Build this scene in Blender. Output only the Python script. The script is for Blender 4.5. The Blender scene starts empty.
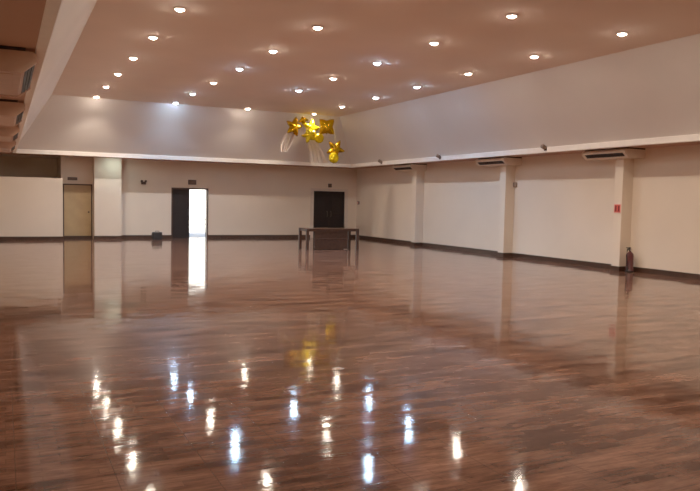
import bpy, bmesh, math, random
from mathutils import Vector, Matrix
random.seed(7)
S = bpy.context.scene
C = S.collection
PI = math.pi

# ------------------------------------------------------------------ materials
def lin(c):
    return tuple(((v / 255) / 12.92 if v / 255 <= .04045 else ((v / 255 + .055) / 1.055) ** 2.4) for v in c) + (1,)

def mat(name, rgb, rough=.6, metal=0., spec=.5, noise=.06, nscale=6., bump=0., bscale=40.):
    """Principled surface with a faint procedural mottling."""
    m = bpy.data.materials.new(name); m.use_nodes = True
    nt = m.node_tree; b = nt.nodes['Principled BSDF']
    tc = nt.nodes.new('ShaderNodeTexCoord')
    n = nt.nodes.new('ShaderNodeTexNoise'); n.inputs['Scale'].default_value = nscale; n.inputs['Detail'].default_value = 4
    nt.links.new(tc.outputs['Object'], n.inputs['Vector'])
    r = nt.nodes.new('ShaderNodeValToRGB')
    c = lin(rgb)
    r.color_ramp.elements[0].position = .3; r.color_ramp.elements[1].position = .7
    r.color_ramp.elements[0].color = tuple(v * (1 - noise) for v in c[:3]) + (1,)
    r.color_ramp.elements[1].color = tuple(min(1, v * (1 + noise)) for v in c[:3]) + (1,)
    nt.links.new(n.outputs['Fac'], r.inputs['Fac'])
    nt.links.new(r.outputs['Color'], b.inputs['Base Color'])
    b.inputs['Roughness'].default_value = rough; b.inputs['Metallic'].default_value = metal
    b.inputs['Specular IOR Level'].default_value = spec
    if bump:
        n2 = nt.nodes.new('ShaderNodeTexNoise'); n2.inputs['Scale'].default_value = bscale
        nt.links.new(tc.outputs['Object'], n2.inputs['Vector'])
        bp = nt.nodes.new('ShaderNodeBump'); bp.inputs['Strength'].default_value = bump; bp.inputs['Distance'].default_value = .01
        nt.links.new(n2.outputs['Fac'], bp.inputs['Height']); nt.links.new(bp.outputs['Normal'], b.inputs['Normal'])
    return m

def emis(name, rgb, strength):
    m = bpy.data.materials.new(name); m.use_nodes = True
    b = m.node_tree.nodes['Principled BSDF']
    b.inputs['Base Color'].default_value = (.9, .9, .9, 1)
    b.inputs['Emission Color'].default_value = tuple(rgb) + (1,)
    b.inputs['Emission Strength'].default_value = strength
    return m

WARM = (1.0, .825, .66)
COOL = (.50, .72, 1.0)
LRAD = 250.0
M = {}
M['ceiling'] = mat('ceiling paint', (244, 226, 210), .85, noise=.03, nscale=.6)
M['wall'] = mat('wall paint', (226, 211, 192), .8, noise=.03, nscale=.8)
M['panel'] = mat('partition paint', (226, 212, 194), .75, noise=.03, nscale=.8)
M['soffit'] = mat('tan eave underside', (188, 148, 126), .85, noise=.03, nscale=.8)
M['cove'] = mat('cool white cove paint', (230, 223, 216), .85, noise=.03, nscale=.6)
M['white'] = mat('cornice plaster', (248, 242, 234), .7, noise=.03)
M['base'] = mat('dark skirting tile', (62, 42, 32), .35, noise=.2, nscale=9)
M['tan'] = mat('tan door laminate', (186, 158, 116), .45, noise=.08, nscale=3)
M['darkdoor'] = mat('dark brown door', (22, 10, 8), .65, noise=.25, nscale=8)
M['frame'] = mat('pale door frame', (214, 200, 186), .5)
M['darkframe'] = mat('dark door frame', (70, 46, 34), .45, noise=.15)
M['metal'] = mat('brushed metal', (96, 88, 80), .45, 1.0)
M['chrome'] = mat('white lamp ring', (235, 230, 222), .9, spec=.2)
M['acbody'] = mat('ivory plastic', (228, 214, 196), .45)
M['acshaded'] = mat('shaded ivory plastic', (196, 160, 136), .5)  # ivory casing darkened to tan, shade under the eave put into the colour
M['acdark'] = mat('dark louvre and shadow gap plastic', (34, 25, 20), .5, noise=.2)
M['sign'] = mat('red sign enamel', (214, 92, 80), .4)
M['signborder'] = mat('pale pink sign edge', (232, 178, 164), .4)
M['signdark'] = mat('dark red sign marks', (120, 28, 26), .4)
M['exit'] = mat('dull dark sign plastic', (70, 50, 42), .5, noise=.2)
M['exitface'] = mat('sign face plastic', (96, 74, 62), .35, noise=.15)
M['black'] = mat('black plastic', (16, 13, 12), .45, noise=.3)
M['grille'] = mat('black speaker grille cloth', (26, 22, 20), .8, noise=.4, nscale=160)
M['redcan'] = mat('dark red painted steel', (80, 24, 26), .3, noise=.1)
M['rubber'] = mat('black rubber hose', (20, 16, 15), .6)
M['wood'] = mat('dark stained wood', (58, 34, 24), .35, noise=.3, nscale=14)
M['woodtop'] = mat('polished table top', (88, 60, 44), .16, noise=.15, nscale=10)
M['gold'] = mat('gold foil', (246, 214, 20), .25, .45, noise=.12, nscale=5, bump=.5, bscale=14)
M['golddeep'] = mat('deep gold foil', (206, 160, 16), .25, .85, noise=.15, nscale=5, bump=.5, bscale=14)
M['ribbon'] = mat('string', (214, 196, 150), .6)
M['greycase'] = mat('grey box plastic', (138, 116, 98), .5)
M['asphalt'] = mat('pale paving', (205, 200, 190), .9, nscale=2)
M['outwall'] = mat('white rendered wall', (240, 238, 232), .9)
M['rail'] = mat('grey rail paint', (150, 146, 138), .6)
M['warm'] = emis('warm lamp glass', WARM, LRAD)
M['cool'] = emis('cool lamp glass', COOL, LRAD * 1.6)
M['dimwarm'] = emis('dim warm lamp glass', WARM, LRAD * .35)

def tulle():
    m = mat('white tulle', (240, 228, 215), .9, noise=.04)
    nt = m.node_tree; b = nt.nodes['Principled BSDF']
    b.inputs['Alpha'].default_value = .97
    return m
M['tulle'] = tulle()

def floor_mat():
    m = bpy.data.materials.new('glossy printed tile'); m.use_nodes = True
    nt = m.node_tree; N = nt.nodes; Lk = nt.links
    b = N['Principled BSDF']
    tc = N.new('ShaderNodeTexCoord')
    def noise(scale, detail=4, sx=1, sy=1, rough=.6):
        mp = N.new('ShaderNodeMapping'); mp.inputs['Scale'].default_value = (sx, sy, 1)
        Lk.new(tc.outputs['Object'], mp.inputs['Vector'])
        n = N.new('ShaderNodeTexNoise'); n.inputs['Scale'].default_value = scale
        n.inputs['Detail'].default_value = detail; n.inputs['Roughness'].default_value = rough
        Lk.new(mp.outputs['Vector'], n.inputs['Vector']); return n
    # short printed planks running across the hall
    br = N.new('ShaderNodeTexBrick')
    br.inputs['Scale'].default_value = 1.0
    br.inputs['Brick Width'].default_value = .30; br.inputs['Row Height'].default_value = .074
    br.inputs['Mortar Size'].default_value = .003; br.inputs['Bias'].default_value = 0
    br.inputs['Color1'].default_value = lin((60, 30, 20)); br.inputs['Color2'].default_value = lin((138, 98, 80))
    br.inputs['Mortar'].default_value = lin((72, 43, 31))
    br.offset = .37; br.offset_frequency = 2; br.squash = 1.0
    Lk.new(tc.outputs['Object'], br.inputs['Vector'])
    n1 = noise(2.6, 6, .38, 1.5, .7)
    rp = N.new('ShaderNodeValToRGB')
    rp.color_ramp.elements[0].position = .38; rp.color_ramp.elements[0].color = lin((42, 21, 14))
    rp.color_ramp.elements[1].position = .64; rp.color_ramp.elements[1].color = lin((156, 114, 94))
    Lk.new(n1.outputs['Fac'], rp.inputs['Fac'])
    mx = N.new('ShaderNodeMix'); mx.data_type = 'RGBA'; mx.inputs[0].default_value = .62
    Lk.new(br.outputs['Color'], mx.inputs[6]); Lk.new(rp.outputs['Color'], mx.inputs[7])
    # grain
    n2 = noise(14, 6, .4, 2.6)
    rg = N.new('ShaderNodeValToRGB')
    rg.color_ramp.elements[0].position = .3; rg.color_ramp.elements[0].color = (.58, .57, .56, 1)
    rg.color_ramp.elements[1].position = .75; rg.color_ramp.elements[1].color = (1.38, 1.38, 1.38, 1)
    Lk.new(n2.outputs['Fac'], rg.inputs['Fac'])
    mg = N.new('ShaderNodeMix'); mg.data_type = 'RGBA'; mg.blend_type = 'MULTIPLY'; mg.inputs[0].default_value = .8
    Lk.new(mx.outputs[2], mg.inputs[6]); Lk.new(rg.outputs['Color'], mg.inputs[7])
    # big tiles: thin joints every .52 m
    tj = N.new('ShaderNodeTexBrick'); tj.offset = 0; tj.squash = 1
    tj.inputs['Scale'].default_value = 1.0
    tj.inputs['Brick Width'].default_value = .52; tj.inputs['Row Height'].default_value = .52
    tj.inputs['Mortar Size'].default_value = .0035; tj.inputs['Mortar Smooth'].default_value = .2
    for k in ('Color1', 'Color2'): tj.inputs[k].default_value = (0, 0, 0, 1)
    tj.inputs['Mortar'].default_value = (1, 1, 1, 1)
    mo = N.new('ShaderNodeMapping'); mo.inputs['Location'].default_value = (-.05, .1, 0)
    Lk.new(tc.outputs['Object'], mo.inputs['Vector']); Lk.new(mo.outputs['Vector'], tj.inputs['Vector'])
    mj = N.new('ShaderNodeMix'); mj.data_type = 'RGBA'
    jm = N.new('ShaderNodeMath'); jm.operation = 'MULTIPLY'; jm.inputs[1].default_value = .45
    Lk.new(tj.outputs['Color'], jm.inputs[0]); Lk.new(jm.outputs[0], mj.inputs[0])
    Lk.new(mg.outputs[2], mj.inputs[6]); mj.inputs[7].default_value = lin((52, 34, 26))
    Lk.new(mj.outputs[2], b.inputs['Base Color'])
    # polish: slight variation and a faint waviness that draws the lamp reflections out
    n3 = noise(5, 3)
    mr = N.new('ShaderNodeMapRange'); mr.inputs[3].default_value = .045; mr.inputs[4].default_value = .105
    Lk.new(n3.outputs['Fac'], mr.inputs[0]); Lk.new(mr.outputs[0], b.inputs['Roughness'])
    b.inputs['IOR'].default_value = 1.40
    ms = N.new('ShaderNodeMapRange'); ms.inputs[1].default_value = .35; ms.inputs[2].default_value = .65; ms.inputs[3].default_value = .30; ms.inputs[4].default_value = .58
    Lk.new(n1.outputs['Fac'], ms.inputs[0]); Lk.new(ms.outputs[0], b.inputs['Specular IOR Level'])
    n4 = noise(8, 3, .3, 1.7)
    ad = N.new('ShaderNodeMath'); ad.operation = 'MULTIPLY_ADD'; ad.inputs[1].default_value = -.35
    Lk.new(tj.outputs['Color'], ad.inputs[0]); Lk.new(n4.outputs['Fac'], ad.inputs[2])
    # every little plank lies at its own very slight tilt
    pb = N.new('ShaderNodeTexBrick'); pb.offset = .41; pb.inputs['Scale'].default_value = 1.0
    pb.inputs['Brick Width'].default_value = .30; pb.inputs['Row Height'].default_value = .148; pb.inputs['Mortar Size'].default_value = 0
    pb.inputs['Color1'].default_value = (0, 0, 0, 1); pb.inputs['Color2'].default_value = (1, 1, 1, 1)
    Lk.new(tc.outputs['Object'], pb.inputs['Vector'])
    tl = N.new('ShaderNodeMapRange'); tl.inputs[3].default_value = -.006; tl.inputs[4].default_value = .006
    Lk.new(pb.outputs['Color'], tl.inputs[0])
    tx = N.new('ShaderNodeMath'); tx.operation = 'MULTIPLY'; tx.inputs[1].default_value = .35; Lk.new(tl.outputs[0], tx.inputs[0])
    cx = N.new('ShaderNodeCombineXYZ'); cx.inputs[2].default_value = 1
    Lk.new(tx.outputs[0], cx.inputs[0]); Lk.new(tl.outputs[0], cx.inputs[1])
    nn = N.new('ShaderNodeVectorMath'); nn.operation = 'NORMALIZE'; Lk.new(cx.outputs[0], nn.inputs[0])
    bp = N.new('ShaderNodeBump'); bp.inputs['Strength'].default_value = .10
    Lk.new(nn.outputs[0], bp.inputs['Normal'])
    bp.inputs['Strength'].default_value = .10; bp.inputs['Distance'].default_value = .005
    Lk.new(ad.outputs[0], bp.inputs['Height']); Lk.new(bp.outputs['Normal'], b.inputs['Normal'])
    return m
M['floor'] = floor_mat()

# ------------------------------------------------------------------ mesh helpers
def box(bm, x0, x1, y0, y1, z0, z1, bev=0., seg=2):
    r = bmesh.ops.create_cube(bm, size=1)
    vs = r['verts']
    for v in vs:
        v.co = Vector((x0 + (v.co.x + .5) * (x1 - x0), y0 + (v.co.y + .5) * (y1 - y0), z0 + (v.co.z + .5) * (z1 - z0)))
    if bev:
        es = {e for v in vs for e in v.link_edges}
        bmesh.ops.bevel(bm, geom=list(es), offset=bev, segments=seg, affect='EDGES', profile=.5)
    return bm

def lathe(bm, prof, n=20, cx=0, cy=0):
    rings = []
    for r, z in prof:
        rings.append([bm.verts.new((cx + r * math.cos(2 * PI * i / n), cy + r * math.sin(2 * PI * i / n), z)) for i in range(n)])
    for a, b in zip(rings, rings[1:]):
        for i in range(n):
            bm.faces.new((a[i], a[(i + 1) % n], b[(i + 1) % n], b[i]))
    bm.faces.new(rings[0][::-1]); bm.faces.new(rings[-1])
    return bm

def tube(bm, pts, r, n=8):
    pts = [Vector(p) for p in pts]; rings = []
    rr = r if isinstance(r, (list, tuple)) else [r] * len(pts)
    for i, p in enumerate(pts):
        t = (pts[min(i + 1, len(pts) - 1)] - pts[max(i - 1, 0)]).normalized()
        a = t.cross(Vector((0, 0, 1)) if abs(t.z) < .9 else Vector((1, 0, 0))).normalized(); b = t.cross(a)
        rings.append([bm.verts.new(p + rr[i] * (a * math.cos(2 * PI * k / n) + b * math.sin(2 * PI * k / n))) for k in range(n)])
    for a, b in zip(rings, rings[1:]):
        for k in range(n):
            bm.faces.new((a[k], a[(k + 1) % n], b[(k + 1) % n], b[k]))
    bm.faces.new(rings[0][::-1]); bm.faces.new(rings[-1])
    return bm

def quad(bm, *ps):
    bm.faces.new([bm.verts.new(p) for p in ps])

def obj(name, bm, m, parent=None, smooth=False, loc=None, kind=None):
    bmesh.ops.recalc_face_normals(bm, faces=bm.faces)
    me = bpy.data.meshes.new(name); bm.to_mesh(me); bm.free()
    me.materials.append(M[m] if isinstance(m, str) else m)
    if smooth:
        for p in me.polygons: p.use_smooth = True
    o = bpy.data.objects.new(name, me); C.objects.link(o)
    if parent is not None: o.parent = parent
    if loc is not None: o.location = loc
    if kind: o['kind'] = kind
    return o

def nb(): return bmesh.new()

def struct(name, bm, m, label=None, parent=None):
    o = obj(name, bm, m, parent)
    if parent is None: o['kind'] = 'structure'
    if label: o['label'] = label
    return o

def thing(name, label, cat, loc=(0, 0, 0), rotz=0., group=None):
    o = bpy.data.objects.new(name, None); C.objects.link(o)
    o.empty_display_size = .2
    o.location = loc; o.rotation_euler = (0, 0, rotz)
    o['label'] = label; o['category'] = cat
    if group: o['group'] = group
    return o

def dup(root, loc, label):
    r = root.copy(); C.objects.link(r); r.location = loc; r['label'] = label
    for ch in list(root.children):
        c = ch.copy(); C.objects.link(c); c.parent = r
        for g in ch.children:
            d = g.copy(); C.objects.link(d); d.parent = c
    return r

# ------------------------------------------------------------------ room dimensions (metres)
XL, XR, YF, YB = -.40, 14.17, -3.0, 28.88      # walls
EL, ER, EB, EF = .36, 13.25, 27.55, -1.8       # lip of the eaves
TL, TR, TB, TF = 1.46, 11.93, 25.95, -.5       # raised flat ceiling
ZE, ZL, ZC = 3.05, 3.16, 4.92                  # eave underside, top of lip, flat ceiling
WT = .2

# floor
b = nb(); box(b, XL - WT, XR + WT, YF - WT, YB + WT, -.1, 0); box(b, XL - WT, 1.97, YB + WT, 31.2, -.1, 0)
struct('floor', b, 'floor', 'glossy dark brown floor of printed plank tiles')

# ceiling: flat middle, four sloping coves and the low eave all round
b = nb()
def ring(x0, x1, y0, y1, z): return [(x0, y0, z), (x1, y0, z), (x1, y1, z), (x0, y1, z)]
flat = ring(TL, TR, TF, TB, ZC); lip = ring(EL, ER, EF, EB, ZL); low = ring(EL, ER, EF, EB, ZE); wl = ring(XL - WT, XR + WT, YF - WT, YB + WT, ZE)
top = ring(XL - WT, XR + WT, YF - WT, YB + WT, ZC + .15)
V = lambda L: [b.verts.new(p) for p in L]
vf, vl, vo, vw, vt = V(flat), V(lip), V(low), V(wl), V(top)
b.faces.new(vf); b.faces.new(vt)
for i in range(4):
    j = (i + 1) % 4
    b.faces.new((vf[i], vf[j], vl[j], vl[i])); b.faces.new((vl[i], vl[j], vo[j], vo[i]))
    b.faces.new((vo[i], vo[j], vw[j], vw[i])); b.faces.new((vw[i], vw[j], vt[j], vt[i]))
ce = struct('ceiling', b, 'ceiling', 'raised ceiling with sloping sides and a tan eave')
ce.data.materials.append(M['soffit']); ce.data.materials.append(M['cove'])
for p in ce.data.polygons:
    if abs(p.normal.z) > .9 and abs(p.center.z - ZE) < .01: p.material_index = 1
    elif ZL + .1 < p.center.z < ZC - .1: p.material_index = 2

# cornice moulding along the lip of the eave
def cornice(i, x0, x1, y0, y1):
    b = nb(); box(b, x0, x1, y0, y1, ZE - .02, ZL + .015, .012)
    struct('trim_%d' % i, b, 'white', ['white cornice along the eave over the doors', 'white cornice along the eave over the pillars', 'white cornice along the eave opposite the pillars'][i - 1])
cornice(1, EL - .06, ER + .06, EB - .045, EB + .06)
cornice(2, ER - .045, ER + .06, EF, EB - .05)
cornice(3, EL - .06, EL + .045, EF, EB - .05)

# walls. The back wall is pierced by three doorways
D1, D2, D3 = (1.99, 3.04, 2.05), (6.02, 7.46, 1.98), (12.05, 13.67, 2.08)
b = nb()
xs = [1.97]
box(b, XL - WT, XL, YB, 31.2, 0, ZE); box(b, 1.93, 1.97, YB, 31, 0, ZE); box(b, XL, 1.97, 31, 31.2, 0, ZE); box(b, XL, 1.97, YB, 31, ZE, ZE + .1)  # recess added behind the partition so the band above it falls dark
for d in (D1, D2, D3):
    box(b, xs[-1], d[0], YB, YB + WT, 0, ZE); box(b, d[0], d[1], YB, YB + WT, d[2], ZE); xs.append(d[1])
box(b, xs[-1], XR + WT, YB, YB + WT, 0, ZE)
struct('wall_back', b, 'wall', 'off white end wall with three doorways')
b = nb(); box(b, XR, XR + WT, YF - WT, YB, 0, ZE); struct('wall_right', b, 'wall', 'cream side wall with pillars')
b = nb(); box(b, XL - WT, XL, YF - WT, YB, 0, ZE); struct('wall_left', b, 'wall', 'cream side wall opposite the pillars')
b = nb(); box(b, XL, XR, YF - WT, YF, 0, ZE); struct('wall_front', b, 'wall', 'cream wall facing the doors')

# projecting bits of the end wall
PL = (XL, 1.93, 27.98); PP = (3.05, 4.02, 28.36)
b = nb(); box(b, PL[0], PL[1], PL[2], PL[2] + .12, 0, 2.22, .01)
struct('partition', b, 'panel', 'low off white partition beside the tan door')
b = nb(); box(b, PP[0], PP[1], PP[2], YB, 0, ZE)
struct('pillar', b, 'wall', 'broad white pier between tan door and open door')

# pillars of the long wall
PY = [(23.15, 23.42), (17.85, 18.13), (13.22, 13.48), (8.5, 8.8), (3.9, 4.2)]
PX = 13.82
for y0, y1 in PY[:3]:
    b = nb(); box(b, PX, XR, y0, y1, 0, ZE, .008)
    struct('pillar', b, 'wall', 'cream square pillar on the long side wall')

# skirting
def skirt(name, segs, label):
    b = nb()
    for s in segs: box(b, *s, 0, .125)
    struct(name, b, 'base', label)
t = .022
skirt('baseboard_back', [(PL[0], PL[1] + t, PL[2] - t, PL[2]), (PL[1], PL[1] + t, PL[2], PL[2] + .12), (PP[0] - t, PP[1] + t, PP[2] - t, PP[2]),
                         (PP[1], PP[1] + t, PP[2], YB - t), (PP[1], D2[0], YB - t, YB), (D2[1] + .02, D3[0] - .08, YB - t, YB), (D3[1] + .08, XR, YB - t, YB)],
      'dark skirting along the end wall')
segs = []; y = YB - t
for y0, y1 in PY[:3]:
    segs += [(XR - t, XR, y1 + t, y), (PX - t, XR, y1, y1 + t), (PX - t, PX, y0, y1), (PX - t, XR, y0 - t, y0)]; y = y0 - t
segs.append((XR - t, XR, YF, y))
skirt('baseboard_right', segs, 'dark skirting along the pillared wall')

skirt('baseboard_left', [(XL, XL + t, YF, PL[2] - t)], 'dark skirting along the wall opposite the pillars')

# ------------------------------------------------------------------ doors
def droot(i, label):
    o = bpy.data.objects.new('door_%d' % i, None); C.objects.link(o); o['kind'] = 'structure'; o['label'] = label
    return o
d = droot(1, 'plain tan door between partition and white pier')
b = nb(); box(b, D1[0] + .05, D1[1] - .05, YB + .05, YB + .09, .01, D1[2] - .05, .004); obj('door_leaf', b, 'tan', d)
b = nb(); box(b, D1[0], D1[0] + .05, YB + .02, YB + .15, 0, D1[2]); box(b, D1[1] - .05, D1[1], YB + .02, YB + .15, 0, D1[2]); box(b, D1[0] + .05, D1[1] - .05, YB + .02, YB + .15, D1[2] - .05, D1[2])
obj('door_frame', b, 'darkframe', d)
b = nb(); box(b, D1[0], D1[1], YB - .015, YB + .05, 0, .1); obj('threshold', b, 'base', d)
b = nb(); lathe(b, [(.012, 0), (.012, .05), (.03, .055), (.034, .075), (.022, .095)], 14)
bmesh.ops.rotate(b, verts=b.verts, matrix=Matrix.Rotation(PI / 2, 3, 'X')); h = obj('door_handle', b, 'metal', d, True, (D1[1] - .14, YB + .05, 1.0))

def double_leaf(d, x0, x1, zt, m, hx):
    b = nb(); box(b, x0, x1, YB + .05, YB + .095, .0, zt, .003)
    lf = obj('door_leaf', b, m, d)
    w = x1 - x0
    b = nb()
    for z0, z1 in ((.16, .92), (1.04, zt - .16)):
        for (a0, a1, c0, c1) in ((x0 + .12, x1 - .12, z0, z0 + .025), (x0 + .12, x1 - .12, z1 - .025, z1), (x0 + .12, x0 + .145, z0, z1), (x1 - .145, x1 - .12, z0, z1)):
            box(b, a0, a1, YB + .04, YB + .051, c0, c1, .003)
    obj('moulding', b, m, lf)
    b = nb(); tube(b, [(hx, YB + .05, .93), (hx, YB, .95), (hx, YB, 1.13), (hx, YB + .05, 1.15)], .012); obj('door_handle', b, 'metal', lf, True)
    return lf
d = droot(2, 'dark double door with one leaf standing open to daylight')
double_leaf(d, D2[0] + .03, 6.735, D2[2] - .03, 'darkdoor', 6.66)
# the other leaf has been swung outwards
HG = Matrix.Translation((D2[1] - .02, YB + .215, 0)) @ Matrix.Rotation(math.radians(-32), 4, 'Z')
b = nb(); box(b, -.02, .02, 0, .67, .012, D2[2] - .03, .003); bmesh.ops.transform(b, matrix=HG, verts=b.verts); lf = obj('door_leaf', b, 'darkdoor', d)
b = nb(); tube(b, [(-.02, .6, .93), (-.065, .6, .95), (-.065, .6, 1.13), (-.02, .6, 1.15)], .012); bmesh.ops.transform(b, matrix=HG, verts=b.verts); obj('door_handle', b, 'metal', lf, True)
b = nb(); box(b, D2[0] - .02, D2[0] + .03, YB - .02, YB + .13, 0, D2[2] + .03); box(b, D2[1] - .035, D2[1] + .02, YB - .02, YB + .13, 0, D2[2] + .03); box(b, D2[0] + .03, D2[1] - .035, YB - .02, YB + .13, D2[2] - .03, D2[2] + .03)
obj('door_frame', b, 'darkframe', d)
d = droot(3, 'closed dark double door in a pale frame behind the table')
mid = (D3[0] + D3[1]) / 2
double_leaf(d, D3[0] + .06, mid - .003, D3[2] - .05, 'darkdoor', mid - .09); double_leaf(d, mid + .003, D3[1] - .06, D3[2] - .05, 'darkdoor', mid + .09)
b = nb(); box(b, D3[0] - .08, D3[0] + .06, YB - .02, YB + .13, 0, D3[2] + .06); box(b, D3[1] - .06, D3[1] + .08, YB - .02, YB + .13, 0, D3[2] + .06); box(b, D3[0] + .06, D3[1] - .06, YB - .02, YB + .13, D3[2] - .05, D3[2] + .06)
obj('door_frame', b, 'frame', d)
b = nb(); box(b, D3[0], D3[1], YB + .14, YB + .2, 0, D3[2]); obj('backing_panel', b, 'darkdoor', d)
b = nb(); box(b, D1[0], D1[1], YB + .16, YB + .2, 0, D1[2]); obj('backing_panel', b, 'tan', bpy.data.objects['door_1'])

# outside the open leaf: sunlit paving, a white boundary wall and a low rail
b = nb(); box(b, -6, 22, YB + WT, YB + 14, -.1, -.01); struct('ground', b, 'asphalt', 'sunlit pale paving outside the open door')
b = nb(); box(b, -6, 22, YB + 11, YB + 11.3, -.01, 4.2); struct('wall_outside', b, 'outwall', 'sunlit white wall outside the open door')
t_ = thing('low_rail', 'low grey rail in the daylight beyond the open door', 'rail', (8.9, YB + 7.5, -.01))
b = nb(); tube(b, [(-1.4, 0, .55), (1.4, 0, .55)], .03); obj('top_bar', b, 'rail', t_, True)
b = nb(); tube(b, [(-1.4, 0, .3), (1.4, 0, .3)], .022); obj('lower_bar', b, 'rail', t_, True)
for px in (-1.3, 0, 1.3):
    b = nb(); tube(b, [(px, 0, 0), (px, 0, .55)], .028); obj('post', b, 'rail', t_, True)

# ------------------------------------------------------------------ downlights
X0, DX, Y0, DY = 2.812, 2.6186, 25.545, 2.5272
b = nb(); n = 28                                    # trim ring (annulus with a rolled lip)
prof = [(.078, .0), (.080, -.026), (.090, -.032), (.104, -.016), (.110, 0)]
rings = [[b.verts.new((r * math.cos(2 * PI * i / n), r * math.sin(2 * PI * i / n), z)) for i in range(n)] for r, z in prof]
for a, c in zip(rings, rings[1:] + rings[:1]):
    for i in range(n): b.faces.new((a[i], a[(i + 1) % n], c[(i + 1) % n], c[i]))
ROWN = {0: 'row farthest from pillared wall', 1: 'third row from pillared wall',
        2: 'second row from pillared wall', 3: 'row nearest pillared wall'}
ORD = ['first', 'second', 'third', 'fourth', 'fifth', 'sixth', 'seventh']
root = thing('recessed_downlight', 'x', 'ceiling light', (0, 0, ZC), 0, 'recessed downlights in the flat ceiling')
obj('trim_ring', b, 'chrome', root, True)
b = nb(); lathe(b, [(.018, -.056), (.04, -.050), (.058, -.036), (.070, -.018), (.074, -.002)], 28); lens_w = obj('lamp_lens', b, 'warm', root, False)
lens_c = bpy.data.objects.new('lamp_lens', lens_w.data.copy()); lens_c.data.materials[0] = M['cool']
lens_d = bpy.data.objects.new('lamp_lens', lens_w.data.copy()); lens_d.data.materials[0] = M['dimwarm']
cool = {(1, 1), (1, 2), (1, 4), (2, 3), (2, 5), (3, 3), (3, 4)}
lit = {0: [1, 2, 3, 4, 5, 6], 1: [1, 2, 3, 4, 5, 6, 7], 2: [1, 3, 4, 5, 6, 7], 3: [1, 2, 3, 4, 5, 6, 7]}
SPW = 150.0
def spot(loc, col, power):
    l = bpy.data.lights.new('reflector_beam', 'SPOT'); l.spot_size = math.radians(128); l.spot_blend = .35
    l.energy = power; l.color = col; l.shadow_soft_size = .05
    o = bpy.data.objects.new('reflector_beam', l); C.objects.link(o); o.location = (loc[0], loc[1], loc[2] - .07)
first = True
for i in range(4):
    for j, k in enumerate(lit[i]):
        loc = (X0 + DX * i, Y0 - DY * (k - 1), ZC)
        tone = 'cool bluish' if (i, k) in cool else 'warm white'
        lab = '%s round downlight, %s, %s from door wall' % (tone, ROWN[i], ORD[j])
        if (i, k) == (3, 1): lab = 'warm white recessed downlight behind the gold balloons'
        if first:
            root.location = loc; root['label'] = lab; first = False; o = root
            spot(loc, WARM, SPW)
        else:
            o = dup(root, loc, lab)
        spot(loc, COOL if (i, k) in cool else WARM, SPW * (1.3 if (i, k) in cool else 1))
        if (i, k) in cool or (i, k) == (3, 1):
            for ch in o.children:
                if ch.name.startswith('lamp_lens'): ch.data = (lens_c if (i, k) in cool else lens_d).data
bpy.data.objects.remove(lens_c); bpy.data.objects.remove(lens_d)

def area(name, loc, rot, size, col, power, shape='DISK'):
    l = bpy.data.lights.new(name, 'AREA'); l.shape = shape; l.size = size; l.color = col; l.energy = power
    o = bpy.data.objects.new(name, l); C.objects.link(o); o.location = loc; o.rotation_euler = rot
    return o
# the same fittings over the viewer's head
PW = 300 * math.pi * math.pi * .085 ** 2
for i in range(4):
    for k in range(7, 12):
        if k in lit[i]: continue
        y = Y0 - DY * (k - 1)
        if y < TF: continue
        area('ceiling_lamp', (X0 + DX * i, y, ZC - .02), (0, 0, 0), .19, WARM, PW)
# added greenish fill light under the eave, no fitting there; tints the white pier
area('eave_fill', (3.75, 27.85, ZE - .03), (math.radians(12), 0, 0), .3, (.8, 1.0, .9), 5)

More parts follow.
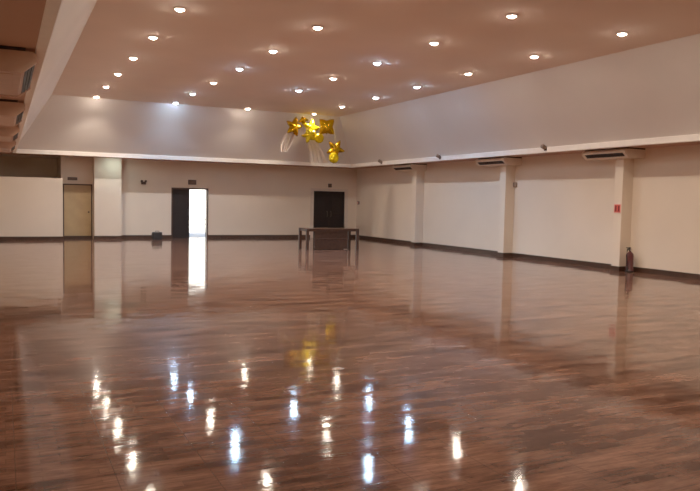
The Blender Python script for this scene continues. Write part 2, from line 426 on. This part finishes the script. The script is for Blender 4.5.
# ------------------------------------------------------------------ split air conditioners under the eaves
def air_conditioner(x0, sgn, L, Dp, label, group, bodym='acbody'):
    """back at local x=0, body reaches sgn*Dp into the hall, runs L along +y from the origin, hangs from z=0"""
    t = thing('air_conditioner', label, 'air conditioner', (0, 0, 0), 0, group)
    H = .2
    b = nb(); xa, xb = sorted((0, sgn * (Dp - .09))); box(b, xa, xb, .0, L, .0, .035); obj('shadow_gap', b, 'acdark', t)  # dark strip standing in for the shadow gap above the unit
    b = nb()
    sec = [(0, 0), (Dp - .03, 0), (Dp, -.03), (Dp, -.09), (Dp - .13, -H), (0, -H)]
    va = [b.verts.new((sgn * x, .05, z)) for x, z in sec]; vb = [b.verts.new((sgn * x, L - .05, z)) for x, z in sec]
    b.faces.new(va); b.faces.new(vb[::-1])
    for i in range(6): b.faces.new((va[i], va[(i + 1) % 6], vb[(i + 1) % 6], vb[i]))
    obj('casing', b, bodym, t)
    for y0 in (0, L - .05):
        b = nb()
        s2 = [(0, 0), (Dp - .02, 0), (Dp + .012, -.03), (Dp + .012, -.10), (Dp - .12, -H - .012), (0, -H - .012)]
        va = [b.verts.new((sgn * x, y0, z)) for x, z in s2]; vb = [b.verts.new((sgn * x, y0 + .05, z)) for x, z in s2]
        b.faces.new(va); b.faces.new(vb[::-1])
        for i in range(6): b.faces.new((va[i], va[(i + 1) % 6], vb[(i + 1) % 6], vb[i]))
        obj('end_cap', b, bodym, t)
    # outlet slot on the slanted front edge, and its vanes
    def slant(u, off):  # u 0..1 from front to underside
        x = Dp - .13 * u; z = -.09 - (H - .09) * u
        nx, nz = (H - .09), -.13; l = math.hypot(nx, nz)
        return x + off * nx / l, z + off * nz / l
    b = nb()
    c = [slant(.04, -.004), slant(.74, -.004), slant(.74, .006), slant(.04, .006)]
    va = [b.verts.new((sgn * x, .10, z)) for x, z in c]; vb = [b.verts.new((sgn * x, L - .10, z)) for x, z in c]
    b.faces.new(va); b.faces.new(vb[::-1])
    for i in range(4): b.faces.new((va[i], va[(i + 1) % 4], vb[(i + 1) % 4], vb[i]))
    obj('air_outlet', b, 'acdark', t)
    for u in (.25, .5):
        b = nb(); c = [slant(u, .004), slant(u + .05, .004), slant(u + .05, .016), slant(u, .016)]
        va = [b.verts.new((sgn * x, .11, z)) for x, z in c]; vb = [b.verts.new((sgn * x, L - .11, z)) for x, z in c]
        b.faces.new(va); b.faces.new(vb[::-1])
        for i in range(4): b.faces.new((va[i], va[(i + 1) % 4], vb[(i + 1) % 4], vb[i]))
        obj('vane', b, 'acdark', t)
    # intake grille underneath
    b = nb(); xa, xb = sorted((sgn * .12, sgn * (Dp - .2)))
    box(b, xa, xb, .2, L - .2, -H - .008, -H + .002, .003); obj('intake_grille', b, bodym, t)
    return t
g = 'air conditioners over the pillars'
a = air_conditioner(0, -1, 1.45, .66, 'white air conditioner above the pillar bearing the red sign', g); a.location = (XR, 12.88, ZE - .037)
dup(a, (XR, 17.55, ZE - .037), 'white air conditioner above the middle of three pillars')
dup(a, (XR, 23.0, ZE - .037), 'white air conditioner above the pillar closest to the table')
g = 'air conditioners under the opposite eave'
a = air_conditioner(0, 1, 2.0, .70, 'shade-tinted air conditioner under the eave opposite the pillars, first and largest of its row', g, 'acshaded'); a.location = (XL, 7.9, ZE - .037)
dup(a, (XL, 12.3, ZE - .037), 'shade-tinted air conditioner under the eave opposite the pillars, second of its row')
dup(a, (XL, 16.6, ZE - .037), 'shade-tinted air conditioner under the eave opposite the pillars, third of its row')
dup(a, (XL, 21.0, ZE - .037), 'shade-tinted air conditioner under the eave opposite the pillars, last before the partition')

# ------------------------------------------------------------------ small spot fittings on the cornice
t_ = thing('spotlight', 'small dark spotlight on the cornice close to the red-sign pillar', 'spotlight', (ER - .045, 15.37, ZL - .03), 0, 'dark spotlights on the cornice')
b = nb(); box(b, -.03, 0, -.045, .045, -.05, .05, .006); obj('bracket', b, 'black', t_)
b = nb(); lathe(b, [(.03, -.08), (.055, -.07), (.06, .05), (.05, .065), (.03, .07)], 16)
bmesh.ops.rotate(b, verts=b.verts, matrix=Matrix.Rotation(math.radians(-65), 3, 'Y')); bmesh.ops.translate(b, verts=b.verts, vec=(-.085, 0, .05)); obj('lamp_head', b, 'greycase', t_, True)
dup(t_, (ER - .045, 20.6, ZL - .03), 'small dark spotlight on the cornice midway between two air conditioners')
dup(t_, (ER - .045, 24.75, ZL - .03), 'small dark spotlight on the cornice close to the room corner')

# ------------------------------------------------------------------ signs over the doors, box and call point
def sign_box(x, y, z, w, h, label, lamps=False):
    t = thing('door_sign', label, 'sign', (x, y, z), 0, 'dim dark signs above the doors')
    b = nb(); box(b, -w / 2, w / 2, -.05, 0, -h / 2, h / 2, .008); obj('housing', b, 'exit', t)
    b = nb(); box(b, -w / 2 + .02, w / 2 - .02, -.056, -.048, -h / 2 + .02, h / 2 - .02, .002); obj('face', b, 'exitface', t)
    return t
sign_box(2.33, YB, 2.24, .34, .11, 'long thin dark sign above the tan door')
sign_box(6.82, YB, 2.24, .32, .19, 'dark sign above the open double door')
sign_box(12.86, YB, 2.28, .16, .16, 'small dark sign above the closed double door')
t_ = thing('wall_lamp', 'small dark emergency lamp high on wall above the black speaker', 'emergency lamp', (4.92, YB, 2.15))
b = nb(); box(b, -.09, .09, -.05, 0, -.05, .05, .008); obj('housing', b, 'exit', t_)
for s in (-1, 1):
    b = nb(); lathe(b, [(.02, 0), (.045, .02), (.045, .06), (.03, .066)], 14)
    bmesh.ops.rotate(b, verts=b.verts, matrix=Matrix.Rotation(math.radians(65), 3, 'X')); bmesh.ops.translate(b, verts=b.verts, vec=(s * .075, -.045, .055)); obj('lamp_head', b, 'exit', t_, True)
t_ = thing('junction_box', 'small grey box on the side wall beside the middle pillar', 'wall box', (XR, 17.8, 2.22))
b = nb(); box(b, -.06, 0, -.075, .075, -.075, .075, .01); obj('casing', b, 'greycase', t_)
b = nb(); box(b, -.068, -.058, -.055, .055, -.055, .055, .004); obj('lid', b, 'greycase', t_)
t_ = thing('wall_switch', 'small reddish switch box on the wall in the room corner', 'switch', (XR, 28.62, 1.55))
b = nb(); box(b, -.05, 0, -.07, .07, -.07, .07, .008); obj('casing', b, 'redcan', t_)
b = nb(); box(b, -.056, -.048, -.045, .045, -.045, .045, .003); obj('face', b, 'signborder', t_)

# ------------------------------------------------------------------ red sign and extinguisher at the near pillar
t_ = thing('extinguisher_sign', 'small square red sign with dark marks high on a pillar', 'sign', (PX, 13.35, 1.565))
b = nb(); box(b, -.008, 0, -.115, .115, -.115, .115, .003); obj('border', b, 'signborder', t_)
b = nb(); box(b, -.012, -.007, -.095, .095, -.095, .095, .002); obj('plate', b, 'sign', t_)
for s in (-1, 1):
    b = nb(); box(b, -.016, -.011, s * .046 - .026, s * .046 + .026, -.07, .07, .004); obj('mark', b, 'signdark', t_)

t_ = thing('fire_extinguisher', 'dark red fire extinguisher standing on the floor against a pillar', 'fire extinguisher', (13.96, 13.02, 0))
b = nb(); lathe(b, [(.085, .0), (.092, .012), (.092, .05), (.088, .055), (.088, .40), (.08, .45), (.055, .485), (.03, .50), (.028, .53)], 24); obj('cylinder', b, 'redcan', t_, True)
b = nb(); lathe(b, [(.105, .0), (.108, .01), (.108, .035), (.1, .04)], 24); obj('foot_ring', b, 'black', t_, True)
b = nb(); lathe(b, [(.032, .525), (.036, .535), (.036, .575), (.02, .585)], 16); obj('valve', b, 'metal', t_, True)
b = nb(); box(b, -.13, .02, -.012, .012, .60, .615, .004); box(b, -.11, .02, -.012, .012, .575, .588, .004); obj('lever', b, 'black', t_)
b = nb(); lathe(b, [(.005, 0), (.026, .0), (.026, .012), (.005, .014)], 14); bmesh.ops.rotate(b, verts=b.verts, matrix=Matrix.Rotation(PI / 2, 3, 'X')); bmesh.ops.translate(b, verts=b.verts, vec=(.0, -.036, .55)); obj('gauge', b, 'frame', t_)
b = nb(); tube(b, [(.03, .0, .55), (-.06, -.03, .60), (-.15, -.05, .55), (-.17, -.05, .42), (-.135, -.04, .28), (-.115, -.03, .16)], .015); obj('hose', b, 'rubber', t_, True)
b = nb(); lathe(b, [(.014, .16), (.03, .05), (.03, .045), (.012, .045)], 12, -.115, -.03); obj('nozzle', b, 'rubber', t_, True)

# ------------------------------------------------------------------ black speaker on the floor
t_ = thing('floor_speaker', 'small black speaker box on the floor beside the dark door', 'speaker', (5.26, 27.9, 0))
b = nb()
sec = [(-.13, 0), (.15, 0), (.15, .2), (.04, .29), (-.09, .29)]
va = [b.verts.new((-.18, y, z)) for y, z in sec]; vb = [b.verts.new((.18, y, z)) for y, z in sec]
b.faces.new(va); b.faces.new(vb[::-1])
for i in range(5): b.faces.new((va[i], va[(i + 1) % 5], vb[(i + 1) % 5], vb[i]))
bmesh.ops.bevel(b, geom=list(b.edges), offset=.012, segments=2, affect='EDGES'); obj('cabinet', b, 'black', t_)
b = nb(); box(b, -.155, .155, -.008, .0, .03, .235, .004)
bmesh.ops.rotate(b, verts=b.verts, matrix=Matrix.Rotation(math.radians(-8), 3, 'X')); bmesh.ops.translate(b, verts=b.verts, vec=(0, -.133, .005)); obj('grille', b, 'grille', t_)
b = nb(); tube(b, [(-.07, -.02, .29), (-.07, -.02, .325), (.07, -.02, .325), (.07, -.02, .29)], .011); obj('carry_handle', b, 'rubber', t_, True)

# ------------------------------------------------------------------ table
t_ = thing('table', 'long dark wooden table with front panel standing before the closed double door', 'table', (9.80, 22.0, 0))
TH = .70
b = nb(); box(b, -.95, .95, -.36, .36, TH - .022, TH, .006); obj('tabletop', b, 'woodtop', t_)
b = nb()
for x0, x1, y0, y1 in ((-.92, .92, -.34, -.31), (-.92, .92, .31, .34), (-.92, -.89, -.31, .31), (.89, .92, -.31, .31)): box(b, x0, x1, y0, y1, TH - .10, TH - .023)
obj('apron', b, 'wood', t_)
for sx in (-1, 1):
    for sy in (-1, 1):
        b = nb(); cx, cy = sx * .905, sy * .315
        box(b, cx - .045, cx + .045, cy - .045, cy + .045, 0, TH - .023, .006); obj('leg', b, 'wood', t_)
b = nb(); box(b, -.63, .57, -.27, -.245, .02, TH - .03, .004); pn = obj('front_panel', b, 'wood', t_)
b = nb(); box(b, -.63, .57, -.282, -.269, .33, .37, .004); obj('rail', b, 'wood', pn)

# ------------------------------------------------------------------ gold foil balloons and tulle tails
def star_mesh(R, pts=5, inner=.5, depth=.13, nr=9, na=60):
    b = nb(); cols = []
    def rad(a):
        k = (a / (2 * PI) * pts) % 1; w = abs(k - .5) * 2          # 1 at tips, 0 between
        return R * (inner + (1 - inner) * w ** 1.5)
    def side(s):
        cen = b.verts.new((0, s * depth, 0)); prev = None; out = []
        for j in range(1, nr):
            t = j / nr
            out.append([b.verts.new((rad(2 * PI * i / na) * t * math.sin(2 * PI * i / na), s * depth * math.sqrt(max(0, 1 - t ** 2.2)) * (1 + .10 * math.cos(10 * PI * i / na) * t), rad(2 * PI * i / na) * t * math.cos(2 * PI * i / na))) for i in range(na)])
        return cen, out
    rim = [b.verts.new((rad(2 * PI * i / na) * math.sin(2 * PI * i / na), .006 * math.sin(i * 2.1), rad(2 * PI * i / na) * math.cos(2 * PI * i / na))) for i in range(na)]
    for s in (-1, 1):
        cen, out = side(s); out.append(rim)
        for i in range(na):
            b.faces.new((cen, out[0][i], out[0][(i + 1) % na]))
            for p, q in zip(out, out[1:]): b.faces.new((p[i], q[i], q[(i + 1) % na], p[(i + 1) % na]))
    return b

def balloon(x, y, z, R, rot, m, label, style, zend=None):
    t = thing('foil_balloon', label, 'balloon', (x, y, z), 0, 'gold foil balloons hung near the room corner')
    if style == 'star': b = star_mesh(R)
    elif style == 'round': b = star_mesh(R, 12, .93, .2 * R / .4 + .04)
    else: b = star_mesh(R, 4, .6, .12)
    bmesh.ops.rotate(b, verts=b.verts, matrix=(Matrix.Rotation(rot[2], 3, 'Z') @ Matrix.Rotation(rot[0], 3, 'X') @ Matrix.Rotation(rot[1], 3, 'Y')))
    e = obj('envelope', b, m, t, True)
    b = nb(); lathe(b, [(.012, 0), (.03, -.05), (.034, -.06), (.01, -.062)], 10); bmesh.ops.translate(b, verts=b.verts, vec=(0, 0, -R * .55)); obj('neck', b, m, t, True)
    zt = (ZC if y < TB else ZC - (y - TB) / (EB - TB) * (ZC - ZL)) - z
    b = nb(); tube(b, [(0, 0, R * .3), (.01, 0, zt * .6), (0, 0, zt + .001)], .004, 5); obj('string', b, 'ribbon', t)
    return t
GB = [  # x, y, z, radius, tilt, foil, label, outline
 (9.72, 25.18, 4.32, .40, (.05, .2, .25), 'golddeep', 'dark gold star balloon on the outer edge of the cluster, above a tulle tail', 'star'),
 (10.02, 24.45, 3.96, .31, (-.05, .9, -.15), 'gold', 'gold star balloon hanging lowest in the upper cluster', 'star'),
 (10.40, 25.15, 4.40, .42, (-.08, .15, .15), 'gold', 'bright gold star balloon at the centre of the upper cluster', 'star'),
 (11.02, 25.12, 4.40, .40, (.08, .75, -.2), 'golddeep', 'brownish gold four-pointed balloon on the side toward the pillars', 'diamond'),
 (10.22, 25.55, 4.66, .26, (-.1, .4, .2), 'golddeep', 'gold star balloon highest in the upper cluster', 'star'),
 (10.56, 24.75, 3.92, .20, (.1, 1.2, .2), 'gold', 'small round gold balloon under the cluster', 'round'),
 (11.62, 25.62, 3.62, .40, (.05, .5, -.2), 'golddeep', 'gold star balloon hanging alone and lower, near the cornice', 'star'),
 (11.46, 25.40, 3.26, .22, (-.1, .1, .2), 'gold', 'small gold balloon under the lone lower star', 'round')]
KB = 1.024
for q_, (x_, y_, z_, *g_) in enumerate(GB):
    k_ = KB if q_ in (0, 1, 2, 4, 5) else 1.0
    balloon(x_ * k_, y_ * k_, 1.6 + (z_ - 1.6) * k_ - (.12 if q_ == 2 else 0), *g_)

def tail(name, pts, widths, label):
    b = nb(); prev = None; n = 14
    rows = []
    for (x, y, z), w in zip(pts, widths):
        x, y, z = x * 1.018, y * 1.018, 1.6 + (z - 1.6) * 1.018
        rows.append([b.verts.new((x + (i / n - .5) * w, y + .035 * math.sin(i * 1.7) * (w / .4), z)) for i in range(n + 1)])
    for p, q in zip(rows, rows[1:]):
        for i in range(n): b.faces.new((p[i], p[i + 1], q[i + 1], q[i]))
    o = obj(name, b, 'tulle', None, True); o['label'] = label; o['category'] = 'drape'; o['group'] = 'white tulle tails hung with the balloons'
    return o
tail('tulle_drape', [(9.92, 25.62, 4.45), (9.80, 25.62, 4.2), (9.66, 25.62, 3.95), (9.56, 25.62, 3.7), (9.50, 25.62, 3.42)], [.14, .34, .44, .42, .26], 'short white tulle tail slanting down from the dark gold star')
tail('tulle_drape', [(10.50, 25.72, 4.30), (10.60, 25.74, 4.1), (10.72, 25.76, 3.8), (10.86, 25.78, 3.5), (10.98, 25.8, 3.06)], [.20, .34, .46, .58, .74], 'long white tulle tail falling from balloons to the cornice')

# ------------------------------------------------------------------ daylight outside
w = bpy.data.worlds.new('daylight'); S.world = w; w.use_nodes = True
bg = w.node_tree.nodes['Background']
sky = w.node_tree.nodes.new('ShaderNodeTexSky'); sky.sky_type = 'NISHITA'; sky.sun_disc = False; sky.sun_elevation = math.radians(50); sky.sun_rotation = math.radians(180)
w.node_tree.links.new(sky.outputs['Color'], bg.inputs['Color']); bg.inputs['Strength'].default_value = .5
sl = bpy.data.lights.new('sun', 'SUN'); sl.energy = 14; sl.angle = .01; sl.color = (1, .91, .74)
so = bpy.data.objects.new('sun', sl); C.objects.link(so); so.rotation_euler = (math.radians(42), 0, math.radians(-12))

# ------------------------------------------------------------------ camera
cd = bpy.data.cameras.new('camera'); co = bpy.data.objects.new('camera', cd); C.objects.link(co)
f, pitch, roll, yaw = 720.53, .0608953, .0207026, .44869
fw = Vector((math.sin(yaw) * math.cos(pitch), math.cos(yaw) * math.cos(pitch), -math.sin(pitch)))
r0 = Vector((math.cos(yaw), -math.sin(yaw), 0)); u0 = r0.cross(fw)
r = math.cos(roll) * r0 + math.sin(roll) * u0; u = -math.sin(roll) * r0 + math.cos(roll) * u0
co.matrix_world = Matrix(((r.x, u.x, -fw.x, 0), (r.y, u.y, -fw.y, 0), (r.z, u.z, -fw.z, 1.6), (0, 0, 0, 1)))
cd.sensor_fit = 'HORIZONTAL'; cd.sensor_width = 36; cd.lens = f / 700 * 36; cd.clip_start = .02
S.camera = co

S.view_settings.view_transform = 'Standard'
S.view_settings.look = 'None'
S.view_settings.exposure = -.1
S.view_settings.gamma = 1.18
cy = S.cycles
cy.use_denoising = True; cy.max_bounces = 8; cy.diffuse_bounces = 6; cy.glossy_bounces = 4
cy.sample_clamp_indirect = 8; cy.use_light_tree = True; cy.caustics_reflective = False
